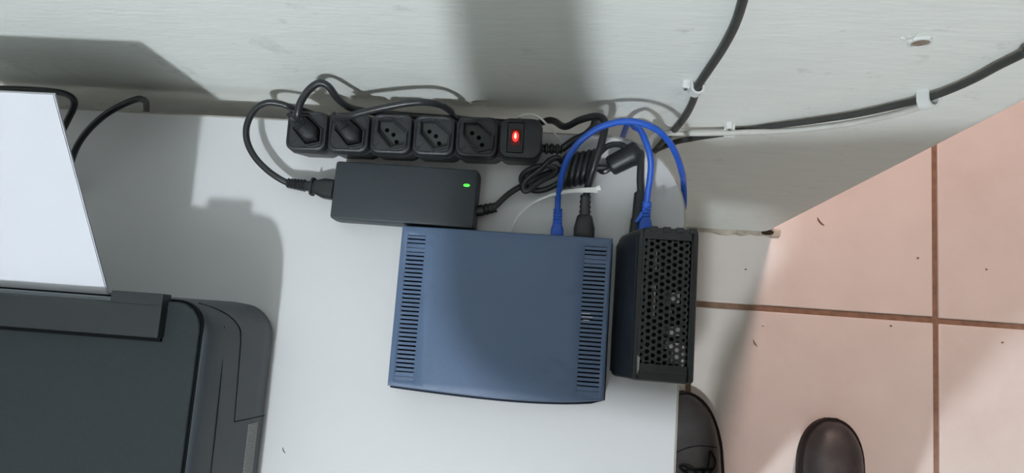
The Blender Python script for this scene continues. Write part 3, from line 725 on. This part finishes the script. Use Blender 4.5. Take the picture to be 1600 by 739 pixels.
# cables behind the printer
pc = thing('printer_cable', at(60, 140, 0), 'black cable lying along the wall foot behind the white paper', 'cable', 'cables behind the printer')
MB().tube(path([(-90, 132, .040), (-40, 136, .042), (0, 138.5, .044), (45, 140, .046), (80, 142.5, .048), (103, 147, .05), (115, 156, .05), (115, 168, .046), (107, 185, .040), (95, 210, .030), (80, 250, .012), (70, 300, .004)], 8), .0031, 10).build('cable_sheath', M['cablegloss'], pc)
pc2 = thing('printer_cable', at(180, 180, 0), 'black cable arching from under the paper and dropping behind the desk', 'cable', 'cables behind the printer')
MB().tube(spline([at(95, 330, .004), at(102, 290, .010), at(112, 250, .024), at(124, 222, .036), at(143, 198, .046), (at(168, 177, .052)), at(195, 162, .054), at(214, 155, .050), at(223, 155.5, .041), at(228, 159.5, .023), at(228.8, 167, .000), at(229, 175, -.026), at(229.5, 183, -.052), V((-.45, -.014, D - .12)), V((-.44, -.014, D - .3))], 8), .0031, 10).build('cable_sheath', M['cablegloss'], pc2)

# ------------------------------------------------------------------ the photographer (only the shoes are in the picture)
pe = thing('person', V((.37, -.50, 0)), 'person in black leather lace-up shoes standing at the desk, holding a phone', 'person')
def shoe(cx, toe_y, rot):
    """built along -y from the toe; sections give sole and upper"""
    T = Matrix.Translation(V((cx, toe_y, 0))) @ Matrix.Rotation(rot, 4, 'Z')
    L = .295
    def wid(s):   # half width of the sole at distance s from the toe
        t = s / L
        if s < .10: return .0565 * max(.02, 1 - ((.10 - s) / .10) ** 2.6) ** .5
        return .0565 * (1 - .22 * max(0, (t - .36) / .29) if t < .65 else .78 + .02 * math.sin((t - .65) * 9))
    ol = []
    ts = [0, .0012, .003, .006, .010, .015, .022, .030, .040, .052, .065, .08, .10, .115, .13, .17, .21, .25, .275, .288, .295]
    def ww_(s): return wid(s) * (1 if s < .27 else max(.35, math.sqrt(max(0, 1 - ((s - .27) / .027) ** 2))))
    right = [(ww_(s), -s) for s in ts]; left = [(-ww_(s), -s) for s in ts[::-1]]
    ol = right + left[:-1] if right[0][0] == 0 else right + left
    rg = [[T @ V((x * k, -.147 + (y + .147) * (1 - (1 - k) * .4), z)) for x, y in ol] for z, k in ((.0, .97), (.004, 1.0), (.020, 1.0), (.024, .985))]
    up = None
    m = MB(); m.rings(rg); 
    # upper: rings from toe to ankle
    secs = [(.0045, .62, .026), (.006, .72, .033), (.010, .80, .041), (.016, .85, .047), (.024, .88, .051), (.034, .90, .055), (.047, .915, .058), (.06, .92, .060), (.078, .92, .062), (.11, .90, .072), (.145, .88, .088), (.175, .90, .104), (.215, .92, .118), (.255, .92, .118), (.280, .86, .114), (.290, .7, .10)]
    mu = MB(); rings = []
    for s, k, h in secs:
        hw = ww_(s) * k * 1.03; ring = []
        for j in range(18):
            a = math.pi * j / 17; c = math.cos(a); d_ = math.sin(a)
            ring.append(T @ V((math.copysign(abs(c) ** .75, c) * hw * (1 - .25 * max(0, h - .062) / .06 * d_), -s, .018 + (h - .018) * d_ ** .8)))
        rings.append(ring)
    mu.rings(rings)
    s_ = mu.build('shoe', M['leather'], pe, ang=70)
    m.build('sole', M['sole'], s_, ang=60)
    # welt
    mw = MB(); wl = [T @ V((x * 1.005, y, .0225)) for x, y in ol]; mw.tube(wl + [wl[0]], .0022, 6).build('welt', M['sole'], s_)
    # vamp seam and laces
    def surf(x, s):
        i = 0
        while i < len(secs) - 2 and secs[i + 1][0] < s: i += 1
        (s0, k0, h0), (s1, k1, h1) = secs[i], secs[i + 1]; u = (s - s0) / (s1 - s0); k = k0 + (k1 - k0) * u; h = h0 + (h1 - h0) * u
        hw = ww_(s) * k * 1.03; c = max(-1, min(1, x / hw)); a = math.acos(math.copysign(abs(c) ** (1 / .75), c)); return T @ V((x, -s, .0185 + (h - .018) * math.sin(a) ** .8))
    vs_ = [surf(x, .092 + .012 * math.cos(x / .045 * 1.5) * -1 + .012) for x in [-.042 + .0056 * k for k in range(16)]]
    MB().tube(vs_, .0008, 6).build('vamp_seam', M['lace'], s_)
    for k in range(4):
        s0 = .126 + k * .016
        MB().tube(spline([surf(-.022, s0), surf(-.010, s0 + .002) + V((0, 0, .003)), surf(.010, s0 + .004) + V((0, 0, .003)), surf(.022, s0 + .006)], 5), .0022, 7).build('lace', M['lace'], s_)
    for sg in (-1, 1):
        MB().tube(spline([surf(.004 * sg, .136), surf(.016 * sg, .124) + V((0, 0, .008)), surf(.027 * sg, .112 - .008 * sg) + V((0, 0, .003)), surf(.031 * sg, .124) + V((0, 0, .002)), surf(.013 * sg, .140) + V((0, 0, .004))], 6), .0018, 7).build('lace', M['lace'], s_)
shoe(.2195, -.311, math.radians(14)); shoe(.4955, -.337, math.radians(-1))
# body as one skinned surface
def skinned(name, pts, edges, mat, parent, root=0, levels=2, label=None):
    me = bpy.data.meshes.new(name); me.from_pydata([tuple(V(p[0]) - V(parent.location)) for p in pts], edges, [])
    me.materials.append(mat)
    o = bpy.data.objects.new(name, me); COL.objects.link(o); o.parent = parent; ROOT[o.name] = ROOT[parent.name]
    sk = o.modifiers.new('skin', 'SKIN'); sk.use_smooth_shade = True
    if not me.skin_vertices: 
        bpy.context.view_layer.objects.active = o
    lay = me.skin_vertices[0].data
    for i, p in enumerate(pts):
        r = p[1]; lay[i].radius = r if isinstance(r, tuple) else (r, r); lay[i].use_root = (i == root)
    su = o.modifiers.new('sub', 'SUBSURF'); su.levels = levels; su.render_levels = levels
    if label: o['label'] = label
    return o
PB = [((.222, -.67, .93), (.115, .095)), ((.220, -.68, 1.06), (.12, .10)), ((.21, -.68, 1.22), (.14, .10)), ((.20, -.665, 1.345), (.145, .09)), ((.185, -.64, 1.43), (.07, .065)), ((.175, -.62, 1.48), (.052, .052)),
      ((.160, -.65, .87), .085), ((.225, -.575, .50), .062), ((.248, -.555, .12), .046),
      ((.285, -.64, .87), .082), ((.425, -.585, .50), .056), ((.490, -.585, .12), .046),
      ((.035, -.625, 1.345), .072), ((-.040, -.585, 1.275), .060), ((-.122, -.530, 1.205), .056), ((-.120, -.42, 1.285), .046), ((-.098, -.315, 1.358), .030),
      ((.36, -.63, 1.345), .068), ((.39, -.57, 1.22), .052), ((.36, -.50, 1.16), .044), ((.24, -.39, 1.27), .038), ((.128, -.300, 1.362), .028)]
EB = [(0, 1), (1, 2), (2, 3), (3, 4), (4, 5), (0, 6), (6, 7), (7, 8), (0, 9), (9, 10), (10, 11), (3, 12), (12, 13), (13, 14), (14, 15), (15, 16), (3, 17), (17, 18), (18, 19), (19, 20), (20, 21)]
skinned('body', PB, EB, M['trouser'], pe, label='dark work clothes')
HX_ = .16
hd = MB(); hd.sphere((HX_, -.575, 1.595), .076, .094, .112, 20, 14); hdo = hd.build('head', M['skin'], pe)
MB().sphere((HX_, -.590, 1.622), .082, .094, .100, 18, 12).build('hair', M['hair'], hdo)
MB().loft([(V((HX_, -.478, 1.59)), .010, .020), (V((HX_, -.462, 1.575)), .014, .012), (V((HX_, -.470, 1.565)), .010, .006)], seg=12, e=2).build('nose', M['skin'], hdo)
for s in (-1, 1):
    MB().sphere((HX_ + s * .032, -.490, 1.612), .012, .008, .008, 12, 8).build('eye', M['white'], hdo)
    MB().sphere((HX_ + s * .077, -.575, 1.60), .010, .018, .030, 12, 8).build('ear', M['skin'], hdo)
MB().loft([(V((HX_ - .023, -.490, 1.548)), .003, .004), (V((HX_, -.483, 1.548)), .005, .007), (V((HX_ + .023, -.490, 1.548)), .003, .004)], seg=10, e=2).build('mouth', M['skin'], hdo)
def hand(w, palm, s):
    """wrist, palm middle, s = +1 right / -1 left; fingers under the phone's far edge, thumb below its screen side"""
    w, palm = V(w), V(palm)
    P = [(w, (.024, .018)), (w.lerp(palm, .55), (.030, .016)), (palm, (.034, .014))]; E = [(0, 1), (1, 2)]
    h = skinned('hand', P, E, M['skin'], pe)
    f = palm - w; f.normalize(); side = V((s, 0, 0))
    for k, ln in enumerate((.070, .078, .072, .058)):
        b_ = palm + V((0, .024 - .016 * k, .004)) + f * .008
        tip = b_ + V((-s * ln * .62, .008, .020)); mid = b_.lerp(tip, .5) + V((s * .002, 0, .012))
        skinned('finger', [(b_, .009), (mid, .0085), (tip, .0075)], [(0, 1), (1, 2)], M['skin'], pe, 0, 2)
    b_ = w.lerp(palm, .5) + V((-s * .02, 0, -.004)); tip = b_ + V((-s * .036, .034, -.004)); mid = b_.lerp(tip, .5) + V((0, .006, -.004))
    skinned('thumb', [(b_, .011), (mid, .010), (tip, .009)], [(0, 1), (1, 2)], M['skin'], pe, 0, 2)
hand((-.092, -.305, 1.366), (-.092, -.240, 1.392), -1); hand((.126, -.290, 1.370), (.098, -.238, 1.392), 1)
# the phone, just behind the lens
ph = thing('phone', CAM + V((0, 0, .02)), 'black phone held flat above the desk to take the picture', 'phone')
ROOT[ph.name] = Matrix.Translation(CAM) @ RM.to_4x4(); ph.matrix_world = ROOT[ph.name]
MB().rbox(-.080, .080, -.037, .037, .009, [(.008, .0015), (.0095, 0), (.0145, 0), (.016, .0015)], 6).build('phone_body', M['rubber'], ph, local=True)
MB().rbox(-.077, .077, -.034, .034, .007, [(.0158, .0), (.0163, .0005)], 6).build('screen', M['hole'], ph, local=True)

# ------------------------------------------------------------------ bits of dirt on the tiles and the desk
M['dirt'] = material('brown_dirt', (128, 96, 80), 0.9, 0.2, 400, 0.4, 900, 0.1)
def bit(name, p, l, wd, a, mat, label, cat, group):
    m = MB(); d = V((math.cos(a), math.sin(a), 0)); n = V((-d.y, d.x, 0)); secs = []
    for k in range(6):
        t = k / 5 * 2 - 1; r = wd * math.sqrt(max(.08, 1 - t * t)); secs.append((p + d * (l * t) + n * (.25 * l * t * t) + V((0, 0, wd * .5)), r, r * .6))
    o = m.loft(secs, seg=8, e=2).build(name, mat, origin=p); tag(o, label, cat, group)
bit('splinter', onfloor(1281, 347), .010, .0014, -.85, M['dirt'], 'pale brown splinter on the floor tile near the wall end', 'splinter', None)
bit('splinter', onfloor(1179, 536), .007, .0009, -1.0, M['dirt'], 'thin reddish splinter on the floor tile beside the modem', 'splinter', None)
bit('crumb', onfloor(1193, 508), .0026, .0022, .3, M['white'], 'tiny white crumb on the tile just below the grout line', 'crumb', None)
for px, py, lb_ in ((1541, 421, 'tiny brown crumb on the rightmost tile, above the horizontal grout line'), (1165, 421, 'tiny brown crumb on the tile below the dirty wall foot, beside the modem'),
                    (1434, 403, 'tiny brown crumb just left of the vertical grout line, above the crossing'), (1566, 535, 'tiny brown crumb on the lower right tile, below the horizontal grout line'),
                    (1392, 509, 'tiny brown crumb just below the long grout line, left of the crossing')):
    bit('crumb', onfloor(px, py), .0020, .0015, random.uniform(0, 3), M['dirt'], lb_, 'crumb', 'brown crumbs on the floor tiles')
bit('lint', at(443, 704, 0), .0032, .0006, -1.0, M['steel'], 'short grey curl of lint on the desk beside the printer', 'lint', None)
